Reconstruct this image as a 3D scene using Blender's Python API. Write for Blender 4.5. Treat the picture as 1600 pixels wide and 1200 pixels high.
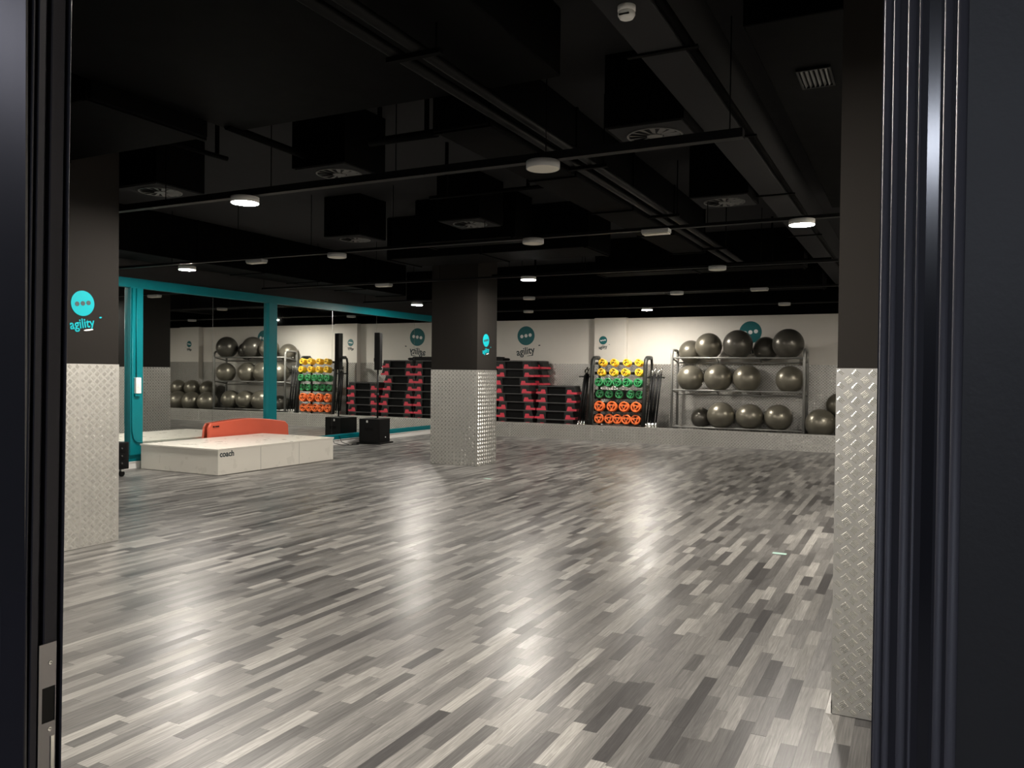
import bpy, bmesh, math, random
import numpy as np
from mathutils import Vector, Matrix
for o in list(bpy.data.objects):
    bpy.data.objects.remove(o)
S = bpy.context.scene
COL = S.collection
rnd = random.Random(11)
R = math.radians

# ------------------------------------------------------------------ camera
def cam_axes(yaw, pitch, roll):
    y, p, r = R(yaw), R(pitch), R(roll)
    f = Vector((-math.sin(y)*math.cos(p), math.cos(y)*math.cos(p), math.sin(p)))
    rt = Vector((math.cos(y), math.sin(y), 0)); up = rt.cross(f)
    return rt*math.cos(r)+up*math.sin(r), -rt*math.sin(r)+up*math.cos(r), f
CAMH = 1.4696; FPX = 1253.6
cd = bpy.data.cameras.new('camera'); cam = bpy.data.objects.new('camera', cd); COL.objects.link(cam)
cr, cu, cf = cam_axes(26.69, -0.8167, 0.6085)
mw = Matrix((( cr.x, cu.x, -cf.x, 0), (cr.y, cu.y, -cf.y, 0), (cr.z, cu.z, -cf.z, CAMH), (0, 0, 0, 1)))
cam.matrix_world = mw
cd.sensor_width = 36; cd.lens = FPX/1600*36; cd.clip_start = 0.02; cd.clip_end = 100
S.camera = cam
# ------------------------------------------------------------------ light and exposure
S.view_settings.view_transform = 'Standard'; S.view_settings.look = 'None'
S.view_settings.gamma = 1; S.view_settings.use_curve_mapping = False
S.view_settings.exposure = 0.0
LAMP = 950.0          # emission of a lit ceiling lamp
CORR_ADDED = 6.5          # emission of the panel added to brighten the left architrave
CORR = 58.0           # emission of the corridor lamp
w = bpy.data.worlds.new('world'); S.world = w; w.use_nodes = True
w.node_tree.nodes['Background'].inputs[0].default_value = (0.004, 0.004, 0.0045, 1)
w.node_tree.nodes['Background'].inputs[1].default_value = 1.0

# ------------------------------------------------------------------ materials
def mat(name, col, rough=0.5, metal=0.0, var=0.06, scale=6.0, bump=0.0, bscale=60.0, spec=0.5, emit=None, coat=0.0, rvar=0.08):
    m = bpy.data.materials.new(name); m.use_nodes = True
    nt = m.node_tree; N = nt.nodes; L = nt.links
    b = N['Principled BSDF']
    b.inputs['Metallic'].default_value = metal
    b.inputs['Specular IOR Level'].default_value = spec
    b.inputs['Coat Weight'].default_value = coat
    if emit:
        b.inputs['Emission Color'].default_value = (*emit[0], 1); b.inputs['Emission Strength'].default_value = emit[1]
    tc = N.new('ShaderNodeTexCoord'); no = N.new('ShaderNodeTexNoise')
    no.inputs['Scale'].default_value = scale; no.inputs['Detail'].default_value = 4
    L.new(tc.outputs['Object'], no.inputs['Vector'])
    mx = N.new('ShaderNodeMix'); mx.data_type = 'RGBA'
    mx.inputs[6].default_value = (*[c*(1-var) for c in col], 1); mx.inputs[7].default_value = (*[min(1, c*(1+var)) for c in col], 1)
    L.new(no.outputs['Fac'], mx.inputs[0]); L.new(mx.outputs[2], b.inputs['Base Color'])
    mr = N.new('ShaderNodeMapRange'); mr.inputs['To Min'].default_value = max(0.01, rough*(1-rvar)); mr.inputs['To Max'].default_value = min(1, rough*(1+rvar))
    L.new(no.outputs['Fac'], mr.inputs['Value']); L.new(mr.outputs[0], b.inputs['Roughness'])
    if bump > 0:
        n2 = N.new('ShaderNodeTexNoise'); n2.inputs['Scale'].default_value = bscale; n2.inputs['Detail'].default_value = 3
        L.new(tc.outputs['Object'], n2.inputs['Vector'])
        bp = N.new('ShaderNodeBump'); bp.inputs['Strength'].default_value = bump; bp.inputs['Distance'].default_value = 0.002
        L.new(n2.outputs['Fac'], bp.inputs['Height']); L.new(bp.outputs[0], b.inputs['Normal'])
    return m
def floor_mat():
    m = bpy.data.materials.new('grey_laminate'); m.use_nodes = True
    nt = m.node_tree; N = nt.nodes; L = nt.links; b = N['Principled BSDF']
    at = N.new('ShaderNodeAttribute'); at.attribute_name = 'tone'
    geo = N.new('ShaderNodeNewGeometry')
    # offset the grain for every strip
    mul = N.new('ShaderNodeMath'); mul.operation = 'MULTIPLY'; mul.inputs[1].default_value = 713.0
    L.new(at.outputs['Fac'], mul.inputs[0])
    cx = N.new('ShaderNodeCombineXYZ'); L.new(mul.outputs[0], cx.inputs['X']); L.new(mul.outputs[0], cx.inputs['Z'])
    ad = N.new('ShaderNodeVectorMath'); ad.operation = 'ADD'; L.new(geo.outputs['Position'], ad.inputs[0]); L.new(cx.outputs[0], ad.inputs[1])
    mp = N.new('ShaderNodeMapping'); mp.inputs['Scale'].default_value = (22, 1.6, 1); L.new(ad.outputs[0], mp.inputs['Vector'])
    n1 = N.new('ShaderNodeTexNoise'); n1.inputs['Scale'].default_value = 1.0; n1.inputs['Detail'].default_value = 3; n1.inputs['Distortion'].default_value = 1.4
    L.new(mp.outputs[0], n1.inputs['Vector'])
    mp2 = N.new('ShaderNodeMapping'); mp2.inputs['Scale'].default_value = (170, 5, 1); L.new(ad.outputs[0], mp2.inputs['Vector'])
    n2 = N.new('ShaderNodeTexNoise'); n2.inputs['Scale'].default_value = 1.0; n2.inputs['Detail'].default_value = 2; L.new(mp2.outputs[0], n2.inputs['Vector'])
    # wavy cathedral grain made from the contour lines of the broad noise
    sn = N.new('ShaderNodeMath'); sn.operation = 'MULTIPLY'; sn.inputs[1].default_value = 38.0; L.new(n1.outputs['Fac'], sn.inputs[0])
    si = N.new('ShaderNodeMath'); si.operation = 'SINE'; L.new(sn.outputs[0], si.inputs[0])
    rp = N.new('ShaderNodeValToRGB'); e = rp.color_ramp.elements
    e[0].position = 0.0; e[0].color = (*FL_LO, 1); e[1].position = 1.0; e[1].color = (*FL_HI, 1)
    x = e.new(0.5); x.color = (*FL_MID, 1)
    L.new(at.outputs['Fac'], rp.inputs[0])
    g1 = N.new('ShaderNodeMapRange'); g1.inputs['From Min'].default_value = -1; g1.inputs['To Min'].default_value = 0.86; g1.inputs['To Max'].default_value = 1.08; L.new(si.outputs[0], g1.inputs['Value'])
    g2 = N.new('ShaderNodeMapRange'); g2.inputs['From Min'].default_value = 0.3; g2.inputs['From Max'].default_value = 0.7; g2.inputs['To Min'].default_value = 0.70; g2.inputs['To Max'].default_value = 1.28; L.new(n2.outputs['Fac'], g2.inputs['Value'])
    mm = N.new('ShaderNodeMath'); mm.operation = 'MULTIPLY'; L.new(g1.outputs[0], mm.inputs[0]); L.new(g2.outputs[0], mm.inputs[1])
    vm = N.new('ShaderNodeVectorMath'); vm.operation = 'SCALE'; L.new(rp.outputs[0], vm.inputs[0]); L.new(mm.outputs[0], vm.inputs['Scale'])
    L.new(vm.outputs[0], b.inputs['Base Color'])
    fr = N.new('ShaderNodeMath'); fr.operation = 'FRACT'; m9 = N.new('ShaderNodeMath'); m9.operation = 'MULTIPLY'; m9.inputs[1].default_value = 97.0
    L.new(at.outputs['Fac'], m9.inputs[0]); L.new(m9.outputs[0], fr.inputs[0])
    rr = N.new('ShaderNodeMapRange'); rr.inputs['To Min'].default_value = FL_ROUGH[0]; rr.inputs['To Max'].default_value = FL_ROUGH[1]; L.new(fr.outputs[0], rr.inputs['Value'])
    L.new(rr.outputs[0], b.inputs['Roughness']); b.inputs['Specular IOR Level'].default_value = FL_SPEC
    return m
FL_LO = (0.042, 0.040, 0.0395); FL_MID = (0.118, 0.114, 0.108); FL_HI = (0.235, 0.227, 0.210)
FL_ROUGH = (0.29, 0.37); FL_SPEC = 0.28
M = dict(
    floor=floor_mat(),
    underlay=mat('dark_underlay', (0.03, 0.028, 0.026), 0.9),
    white_wall=mat('off_white_paint', (0.72, 0.69, 0.63), 0.75, var=0.03, bump=0.05),
    black_wall=mat('black_wall_paint', (0.017, 0.0165, 0.0165), 0.7),
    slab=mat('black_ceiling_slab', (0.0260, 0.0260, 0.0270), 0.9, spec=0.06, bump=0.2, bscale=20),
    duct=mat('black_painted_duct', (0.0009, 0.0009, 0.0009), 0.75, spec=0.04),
    rail=mat('black_painted_steel', (0.0035, 0.0035, 0.0035), 0.5, spec=0.14),
    column=mat('charcoal_paint', (0.0170, 0.0152, 0.0136), 0.65, spec=0.06),
    plate=mat('aluminium_sheet', (0.52, 0.51, 0.48), 0.40, metal=0.8, var=0.05, scale=3),
    tread=mat('polished_tread', (0.70, 0.69, 0.65), 0.24, metal=0.9, var=0.03),
    teal=mat('teal_paint', (0.0, 0.145, 0.17), 0.42, var=0.04, spec=0.2),
    mirror=mat('mirror_glass', (0.80, 0.82, 0.80), 0.012, metal=1.0, var=0.0, rvar=0),
    silver=mat('silver_trim', (0.7, 0.7, 0.68), 0.25, metal=1.0),
    strike=mat('brushed_steel', (0.26, 0.25, 0.255), 0.4, metal=0.9),
    white=mat('white_laminate', (0.74, 0.71, 0.64), 0.28, var=0.02),
    whitep=mat('white_plastic', (0.72, 0.71, 0.68), 0.4, var=0.02),
    lampgrey=mat('grey_lamp_housing', (0.42, 0.42, 0.42), 0.45),
    diff_off=mat('frosted_diffuser', (0.72, 0.69, 0.60), 0.4, var=0.02),
    diff_on=mat('lit_diffuser', (0.8, 0.78, 0.7), 0.4, emit=((1.0, 0.93, 0.84), LAMP)),
    corr_on=mat('lit_corridor_panel', (0.8, 0.8, 0.8), 0.4, emit=((0.80, 0.86, 1.0), CORR)),
    corr_added=mat('added_corridor_glow', (0.8, 0.8, 0.8), 0.4, emit=((0.84, 0.84, 1.0), CORR_ADDED)),  # glow of the added corridor panel
    orange=mat('orange_red_vinyl', (0.56, 0.088, 0.042), 0.5, var=0.10, scale=2.5),
    black=mat('black_plastic', (0.0045, 0.0045, 0.0045), 0.5, spec=0.2),
    blackm=mat('black_grille', (0.0035, 0.0035, 0.0035), 0.7, spec=0.15, bump=0.5, bscale=400),
    rubber=mat('black_rubber', (0.006, 0.006, 0.006), 0.7, spec=0.2, bump=0.2, bscale=200),
    stepgrey=mat('dark_grey_step_plastic', (0.018, 0.019, 0.018), 0.55, spec=0.25),
    stepblack=mat('black_step_plastic', (0.003, 0.003, 0.003), 0.6, spec=0.12),
    steplip=mat('step_edge_highlight', (0.085, 0.083, 0.08), 0.35),  # black deck coloured grey for the light its front edge catches
    red=mat('crimson_step_foot', (0.62, 0.045, 0.075), 0.42, var=0.08),
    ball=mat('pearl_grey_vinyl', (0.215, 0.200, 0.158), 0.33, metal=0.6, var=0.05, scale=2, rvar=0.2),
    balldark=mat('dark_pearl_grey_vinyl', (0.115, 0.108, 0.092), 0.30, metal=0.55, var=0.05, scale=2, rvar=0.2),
    rackgrey=mat('grey_powder_coated_steel', (0.33, 0.33, 0.31), 0.38, metal=0.5),
    rackdark=mat('dark_powder_coated_steel', (0.032, 0.034, 0.031), 0.45, metal=0.3, spec=0.3),
    chrome=mat('chrome', (0.80, 0.79, 0.75), 0.18, metal=1.0),
    yellow=mat('yellow_vinyl', (0.86, 0.52, 0.03), 0.45),
    green=mat('green_vinyl', (0.025, 0.25, 0.075), 0.45),
    oranger=mat('orange_vinyl', (0.80, 0.15, 0.025), 0.45),
    logo_teal=mat('teal_sticker', (0.0, 0.125, 0.135), 0.5),
    logo_cyan=mat('cyan_sticker', (0.0, 0.33, 0.38), 0.5, spec=0.2),
    logo_white=mat('white_sticker', (0.85, 0.85, 0.83), 0.5),
    logo_dark=mat('charcoal_sticker', (0.022, 0.038, 0.042), 0.5),
    frame=mat('black_frame_paint', (0.034, 0.033, 0.041), 0.55, spec=0.22),
    rib=mat('rib_paint_lightened', (0.115, 0.112, 0.128), 0.5, spec=0.5),  # frame paint made lighter for the corridor light on the ribs
    frame_gloss=mat('black_gloss_strip', (0.020, 0.020, 0.025), 0.16, spec=0.5),
    frame_wall=mat('black_satin_wall', (0.036, 0.036, 0.037), 0.5, bump=0.1, bscale=200),
    architrave=mat('black_satin_paint', (0.030, 0.030, 0.036), 0.40, spec=0.8),
    kerb=mat('storage_floor', (0.05, 0.05, 0.05), 0.6),
    sticker=mat('pale_green_sticker', (0.30, 0.46, 0.40), 0.5),
    vent=mat('grey_vent_paint', (0.075, 0.075, 0.072), 0.5),
    floor_corr=mat('corridor_floor', (0.14, 0.13, 0.125), 0.4),
)

# ------------------------------------------------------------------ mesh helper
class MB:
    def __init__(s): s.v = []; s.f = []; s.sm = []
    def add(s, vs, fs, smooth=False, T=None):
        k = len(s.v)
        if T is not None: vs = [T @ Vector(p) for p in vs]
        s.v += [tuple(p) for p in vs]; s.f += [tuple(i+k for i in f) for f in fs]
        s.sm += ([smooth]*len(fs) if isinstance(smooth, bool) else list(smooth)); return s
    def box(s, a, b, T=None):
        x0, y0, z0 = a; x1, y1, z1 = b
        return s.add([(x0,y0,z0),(x1,y0,z0),(x1,y1,z0),(x0,y1,z0),(x0,y0,z1),(x1,y0,z1),(x1,y1,z1),(x0,y1,z1)],
              [(0,3,2,1),(4,5,6,7),(0,1,5,4),(1,2,6,5),(2,3,7,6),(3,0,4,7)], T=T)
    def prism(s, poly, axis, a, b, T=None):
        # poly: list of 2d points in the two other axes (in cyclic order xyz without axis)
        n = len(poly); vs = []
        for t in (a, b):
            for p, q in poly:
                vs.append({'x': (t, p, q), 'y': (p, t, q), 'z': (p, q, t)}[axis])
        fs = [tuple(range(n)), tuple(range(2*n-1, n-1, -1))] + [(i, i+n, (i+1) % n+n, (i+1) % n) for i in range(n)]
        return s.add(vs, fs, T=T)
    def tube(s, pts, r, n=10, cap=True, T=None):
        pts = [Vector(p) for p in pts]; rings = []; vs = []
        up = None
        for i, p in enumerate(pts):
            t = (pts[min(i+1, len(pts)-1)]-pts[max(i-1, 0)]).normalized()
            if up is None:
                up = Vector((0, 0, 1)) if abs(t.z) < 0.9 else Vector((1, 0, 0))
            up = (up-t*up.dot(t)).normalized(); sd = t.cross(up)
            rr = r[i] if isinstance(r, (list, tuple)) else r
            for k in range(n):
                a = 2*math.pi*k/n; vs.append(p+up*math.cos(a)*rr+sd*math.sin(a)*rr)
        fs = []; sm = []
        for i in range(len(pts)-1):
            for k in range(n):
                fs.append((i*n+k, i*n+(k+1) % n, (i+1)*n+(k+1) % n, (i+1)*n+k)); sm.append(True)
        if cap:
            fs.append(tuple(range(n-1, -1, -1))); fs.append(tuple(range((len(pts)-1)*n, len(pts)*n))); sm += [False, False]
        return s.add(vs, fs, sm, T)
    def lathe(s, prof, n=24, T=None, smooth=True, closed=False):
        # prof: (r, z) list around z
        vs = []; fs = []; sm = []
        for r, z in prof:
            for k in range(n):
                a = 2*math.pi*k/n; vs.append((r*math.cos(a), r*math.sin(a), z))
        m = len(prof)
        for i in range(m if closed else m-1):
            j = (i+1) % m
            for k in range(n):
                fs.append((i*n+k, i*n+(k+1) % n, j*n+(k+1) % n, j*n+k)); sm.append(smooth)
        if not closed:
            if prof[0][0] > 1e-5: fs.append(tuple(range(n-1, -1, -1))); sm.append(False)
            if prof[-1][0] > 1e-5: fs.append(tuple(range((m-1)*n, m*n))); sm.append(False)
        return s.add(vs, fs, sm, T)
    def sphere(s, r, c=(0, 0, 0), n=32, m=20, sc=(1, 1, 1)):
        vs = [(c[0], c[1], c[2]-r*sc[2])]
        for i in range(1, m):
            p = math.pi*i/m-math.pi/2
            for k in range(n):
                a = 2*math.pi*k/n
                vs.append((c[0]+r*sc[0]*math.cos(p)*math.cos(a), c[1]+r*sc[1]*math.cos(p)*math.sin(a), c[2]+r*sc[2]*math.sin(p)))
        vs.append((c[0], c[1], c[2]+r*sc[2])); fs = []
        for k in range(n): fs.append((0, 1+(k+1) % n, 1+k))
        for i in range(m-2):
            for k in range(n): fs.append((1+i*n+k, 1+i*n+(k+1) % n, 1+(i+1)*n+(k+1) % n, 1+(i+1)*n+k))
        L = len(vs)-1
        for k in range(n): fs.append((L, L-n+k, L-n+(k+1) % n))
        return s.add(vs, fs, True)
    def mesh(s, name, m=None, bevel=0.0, fix=True):
        me = bpy.data.meshes.new(name); me.from_pydata(s.v, [], s.f)
        me.polygons.foreach_set('use_smooth', s.sm)
        if m: me.materials.append(m)
        bm = bmesh.new(); bm.from_mesh(me)
        if bevel > 0:
            bmesh.ops.remove_doubles(bm, verts=bm.verts, dist=1e-5)
            bmesh.ops.bevel(bm, geom=[e for e in bm.edges if e.calc_face_angle(0) > 0.6], offset=bevel, segments=2, profile=0.6, affect='EDGES')
        if fix: bmesh.ops.recalc_face_normals(bm, faces=bm.faces)
        bm.to_mesh(me); bm.free(); me.update()
        return me
    def obj(s, name, m, parent=None, bevel=0.0, loc=None):
        return link(name, s.mesh(name, m, bevel), parent, loc)
def link(name, me, parent=None, loc=None):
    o = bpy.data.objects.new(name, me); COL.objects.link(o)
    if parent: o.parent = parent
    if loc: o.location = loc
    return o
def tag(o, label=None, cat=None, group=None, kind=None):
    if label: o['label'] = label
    if cat: o['category'] = cat
    if group: o['group'] = group
    if kind: o['kind'] = kind
    return o
def thing(name, label, cat, loc=(0, 0, 0), rz=0.0, group=None):
    o = bpy.data.objects.new(name, None); COL.objects.link(o); o.location = loc; o.rotation_euler = (0, 0, rz)
    o.empty_display_size = 0.1
    return tag(o, label, cat, group)
def struct(name, mb, m, bevel=0.0, label=None):
    o = mb.obj(name, m, None, bevel); o['kind'] = 'structure'
    if label: o['label'] = label
    return o
def frame(origin, U, N):
    # local (u, v, n) -> world, v is up
    U = Vector(U).normalized(); N = Vector(N).normalized(); V = N.cross(U)
    return Matrix(((U.x, V.x, N.x, origin[0]), (U.y, V.y, N.y, origin[1]), (U.z, V.z, N.z, origin[2]), (0, 0, 0, 1)))
_tc = {}
def text_mb(txt, size, thick=0.002, bold=0.0, T=None, align='CENTER'):
    key = (txt, size, thick, bold, align)
    if key not in _tc:
        cu_ = bpy.data.curves.new('t', 'FONT'); cu_.body = txt; cu_.size = size; cu_.extrude = thick; cu_.offset = bold; cu_.align_x = align; cu_.resolution_u = 3
        ob = bpy.data.objects.new('t', cu_); COL.objects.link(ob)
        dg = bpy.context.evaluated_depsgraph_get(); me = bpy.data.meshes.new_from_object(ob.evaluated_get(dg))
        _tc[key] = ([tuple(v.co) for v in me.vertices], [tuple(p.vertices) for p in me.polygons])
        bpy.data.objects.remove(ob); bpy.data.curves.remove(cu_); bpy.data.meshes.remove(me)
    b = MB(); b.add(*_tc[key], T=T); return b
def text_obj(name, b, m, parent):
    return link(name, b.mesh(name, m, fix=False), parent)

# tread pattern: groups of five short raised bars, groups turned alternately
def tread(name, W, H, T, parent, m=None, nb=5, cp=0.033, vp=0.061, h=0.0019, margin=0.004):
    vs = []; cols = int(W/cp)+2; rows = int(H/vp)+2
    base = np.array([(-.5, -.5, 0), (.5, -.5, 0), (.5, .5, 0), (-.5, .5, 0), (-.32, 0, 1), (.32, 0, 1)])
    cen = []; ang = []
    for i in range(cols):
        for j in range(rows):
            u = (i+.5)*cp; v = (j+.25+(0.5 if i % 2 else 0))*vp
            a = R(40) if i % 2 else R(-40)
            for k in range(nb):
                d = (k-(nb-1)/2)*0.0325/nb
                cu_, cv_ = u-math.sin(a)*d, v+math.cos(a)*d
                if margin+0.011 < cu_ < W-margin-0.011 and margin+0.008 < cv_ < H-margin-0.008:
                    cen.append((cu_, cv_)); ang.append(a)
    cen = np.array(cen); ang = np.array(ang); n = len(cen)
    L_, Wd = 0.030, 0.0034*5/nb
    b = base*np.array([L_, Wd, h])
    x = b[None, :, 0]*np.cos(ang)[:, None]-b[None, :, 1]*np.sin(ang)[:, None]+cen[:, None, 0]
    y = b[None, :, 0]*np.sin(ang)[:, None]+b[None, :, 1]*np.cos(ang)[:, None]+cen[:, None, 1]
    z = np.repeat(b[None, :, 2], n, 0)
    P = np.stack([x, y, z, np.ones_like(x)], -1).reshape(-1, 4) @ np.array(T).T
    fb = [(0, 1, 5, 4), (2, 3, 4, 5), (1, 2, 5), (3, 0, 4)]
    loops = np.concatenate([np.array(f) for f in fb]); per = len(loops)
    me = bpy.data.meshes.new(name); me.vertices.add(n*6); me.vertices.foreach_set('co', P[:, :3].ravel())
    me.loops.add(n*per); me.loops.foreach_set('vertex_index', (loops[None, :]+np.arange(n)[:, None]*6).ravel())
    st = np.array([0, 4, 8, 11]); me.polygons.add(n*4)
    me.polygons.foreach_set('loop_start', (st[None, :]+np.arange(n)[:, None]*per).ravel())
    me.polygons.foreach_set('use_smooth', np.zeros(n*4, dtype=bool)); me.update(calc_edges=True); me.materials.append(m or M['tread'])
    o = link(name, me, parent); o['kind'] = 'stuff'; return o
def dado(parent, origin, U, N, W, H, th=0.004, **k):
    T = frame(origin, U, N)
    sh = MB().box((0, 0, 0), (W, H, th), T).obj('dado_sheet', M['plate'], parent)
    tread('tread_bars', W, H, T @ Matrix.Translation((0, 0, th)), sh, **k)
    return sh
def logo(parent, origin, U, N, Rr, disc, dot, letter, bar, rim=None):
    T = frame(origin, U, N); tilt = Matrix.Rotation(R(8.5), 4, 'Z')
    th = 0.004
    d = MB().lathe([(Rr, 0), (Rr, th)], 40, T, smooth=False).obj('logo_disc', M[disc], parent)
    if rim:
        MB().lathe([(Rr*0.95, th), (Rr*0.95, th+.001), (Rr, th+.001), (Rr, th)], 40, T, smooth=False, closed=True).obj('disc_rim', M[rim], d)
    for k in (-1, 0, 1):
        c = tilt @ Vector((k*0.49*Rr, 0, 0))
        MB().lathe([(0.185*Rr, th), (0.185*Rr, th+0.002)], 16, T @ Matrix.Translation(c), smooth=False).obj('dot', M[dot], d)
    tt = T @ Matrix.Translation((0.0*Rr, -1.95*Rr, th*0.5)) @ tilt
    text_obj('lettering', text_mb('agility', 1.0, 0.002/max(Rr, .01), 0.017, tt @ Matrix.Diagonal((Rr*0.93, Rr*1.06, Rr, 1))), M[letter], d)
    c = tilt @ Vector((0.52*Rr, 0, 0)) + Vector((0.0, -2.16*Rr, 0))
    MB().lathe([(1, 0), (1, th)], 16, T @ Matrix.Translation(c) @ tilt @ Matrix.Diagonal((0.42*Rr, 0.065*Rr if bar == 'logo_white' else 0.03*Rr, 1, 1)), smooth=False).obj('tagline_bar', M[bar], d)
    c = Vector((1.56*Rr, -1.02*Rr, 0))
    MB().lathe([(1, 0), (1, th)], 12, T @ Matrix.Translation(c) @ tilt @ Matrix.Diagonal((0.12*Rr, 0.06*Rr, 1, 1)), smooth=False).obj('small_mark', M[letter], d)
    return d

# ================================================================== SETTING
XL, XR, YB, YF = -10.30, 1.00, 18.0, 0.70
SLAB = 3.60
# floor: a dark underlay with every laminate strip on it
floor = struct('floor', MB().box((XL, 0.40, -0.08), (XR, 16.5, -0.0030)), M['underlay'])
SW = 0.0623
strips = []
nx = int((XR-XL)/SW)
for i in range(nx):
    x0 = XL+i*SW; y = 0.40-rnd.random()*0.5
    while y < 16.43:
        l = rnd.choice((0.26, 0.33, 0.40, 0.47, 0.55, 0.62))*rnd.uniform(0.9, 1.1)
        a, b = max(y, 0.40), min(y+l, 16.43)
        if b-a > 0.02:
            t = min(0.999, max(0.001, rnd.gauss(0.5, 0.29)))
            strips.append((x0, x0+SW, a, b, t, rnd.gauss(0, 0.0016), rnd.gauss(0, 0.0006)))
        y += l
def on_screen(x, y, z=0):
    p = Vector((x, y, z-CAMH)); d = p.dot(cf)
    if d <= 0.1: return None
    return 800+FPX*p.dot(cr)/d, 600-FPX*p.dot(cu)/d
cand = []
for k, s in enumerate(strips):
    q = on_screen((s[0]+s[1])/2, (s[2]+s[3])/2)
    if q and 90 < q[0] < 1375 and q[1] < 1230: cand.append(((s[0]+s[1])**2/4+(s[2]+s[3])**2/4, k))
near = set(k for _, k in sorted(cand)[:300])
def strip_verts(s, g=0.00022):
    x0, x1, y0, y1, t, ax, ay = s; x0 += g; x1 -= g; y0 += g; y1 -= g
    xc, yc = (x0+x1)/2, (y0+y1)/2; vs = []
    for zb in (-0.0031, None):
        for x, y in ((x0, y0), (x1, y0), (x1, y1), (x0, y1)):
            vs.append((x, y, zb if zb is not None else (x-xc)*ax+(y-yc)*ay))
    return vs
SF = [(4, 5, 6, 7), (0, 1, 5, 4), (1, 2, 6, 5), (2, 3, 7, 6), (3, 0, 4, 7)]
def strip_mesh(ss, name):
    n = len(ss); V = np.array([v for s in ss for v in strip_verts(s)])
    me = bpy.data.meshes.new(name); me.vertices.add(n*8); me.vertices.foreach_set('co', V.ravel())
    lp = np.array(SF).ravel(); me.loops.add(n*20); me.loops.foreach_set('vertex_index', (lp[None]+np.arange(n)[:, None]*8).ravel())
    me.polygons.add(n*5); me.polygons.foreach_set('loop_start', np.arange(n*5)*4); me.polygons.foreach_set('use_smooth', np.zeros(n*5, dtype=bool)); me.update(calc_edges=True)
    a = me.attributes.new('tone', 'FLOAT', 'FACE'); a.data.foreach_set('value', np.repeat([s[4] for s in ss], 5))
    me.materials.append(M['floor']); return me
for k in sorted(near): link('plank', strip_mesh([strips[k]], 'plank'), floor)
o = link('laminate_strips', strip_mesh([s for k, s in enumerate(strips) if k not in near], 'laminate_strips'), floor); o['kind'] = 'stuff'

# storage bay behind the low kerb wall at the far end
bay = struct('trim_1', MB().box((XL, 16.53, -0.08), (XR, YB, 0.20)), M['kerb'], label='raised storage bay floor behind the kerb')
kerb = struct('trim_2', MB().box((XL, 16.434, -0.08), (XR, 16.53, 0.33)), M['plate'], label='low kerb clad in tread plate')
x = XL
while x < XR-0.01:
    wd = min(2.0, XR-x); dado(kerb, (x+.001, 16.434, 0.003), (1, 0, 0), (0, -1, 0), wd-.002, 0.325, nb=2, h=0.0042); x += wd
MB().box((XL, 16.426, 0.33), (XR, 16.54, 0.334)).obj('kerb_cap', M['plate'], kerb)

# back wall
wb = struct('wall_back', MB().box((XL, YB, -0.08), (XR, YB+0.15, 2.77)), M['white_wall'])
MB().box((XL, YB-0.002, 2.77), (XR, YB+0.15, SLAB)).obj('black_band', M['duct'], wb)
PIL = [(-6.80, -6.02), (-0.72, 0.10)]
x = XL
for a, b in [(XL, PIL[0][0]), (PIL[0][1], PIL[1][0]), (PIL[1][1], XR)]:
    n = max(1, round((b-a)/1.5)); wd = (b-a)/n
    for i in range(n): dado(wb, (a+i*wd+.001, YB, 0.2), (1, 0, 0), (0, -1, 0), wd-.002, 1.5, nb=2, h=0.0042)
for a, b in PIL:
    p = struct('column', MB().box((a, 17.84, 0.15), (b, YB+0.02, 2.775)), M['white_wall'], label='shallow white pilaster on the back wall')
    MB().box((a, 17.838, 2.775), (b, YB+0.02, SLAB)).obj('black_head', M['duct'], p)
    dado(p, (a, 17.84, 0.2), (1, 0, 0), (0, -1, 0), b-a, 1.5, nb=2, h=0.0042)
    dado(p, (b, 17.84, 0.2), (0, 1, 0), (1, 0, 0), 0.155, 1.5, nb=2, h=0.0042)
    logo(p, ((a+b)/2-0.17 if a < -3 else (a+b)/2, 17.84, 2.25), (1, 0, 0), (0, -1, 0), 0.0985, 'logo_teal', 'logo_white', 'logo_dark', 'logo_dark')
logo(wb, (-8.672, YB, 2.388), (1, 0, 0), (0, -1, 0), 0.236, 'logo_teal', 'logo_white', 'logo_dark', 'logo_dark')
logo(wb, (-3.235, YB, 2.405), (1, 0, 0), (0, -1, 0), 0.240, 'logo_teal', 'logo_white', 'logo_dark', 'logo_dark')

# left wall (mirrors), right wall, front wall, corridor
wl = struct('wall_left', MB().box((XL-0.15, YF, -0.08), (XL, YB, SLAB)), M['black_wall'])
wr = struct('wall_right', MB().box((XR, YF, -0.08), (XR+0.15, YB, 2.77)), M['white_wall'])
MB().box((XR-.002, YF, 2.77), (XR+0.15, YB, SLAB)).obj('black_band', M['duct'], wr)
for k in range(7): dado(wr, (XR, YB-.01-k*1.5, 0.0 if k else 0.2), (0, -1, 0), (-1, 0, 0), 1.497, 1.7 if k else 1.5, nb=2, h=0.0042)
DX0, DX1, DZ = -1.0, -0.0245, 2.15
WF = MB().box((XL-.15, 0.632, -0.08), (DX0-0.05, YF, SLAB)).box((DX1+0.05, 0.632, -0.08), (XR+2, YF, SLAB)).box((DX0-0.05, 0.632, DZ+0.05), (DX1+0.05, YF, SLAB))
wf = struct('wall_front', WF, M['frame_wall'])
cor = struct('wall_corridor', MB().box((-3.2, -4.6, -0.08), (-3.05, 0.632, 2.6)).box((2.6, -4.6, -0.08), (2.75, 0.632, 2.6)).box((-3.2, -4.75, -0.08), (2.75, -4.6, 2.6)), M['black_wall'], label='dark corridor walls behind the doorway')
struct('floor_corridor', MB().box((-3.2, -4.75, -0.08), (2.75, 0.40, -0.001)), M['floor_corr'], label='grey corridor floor')
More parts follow.
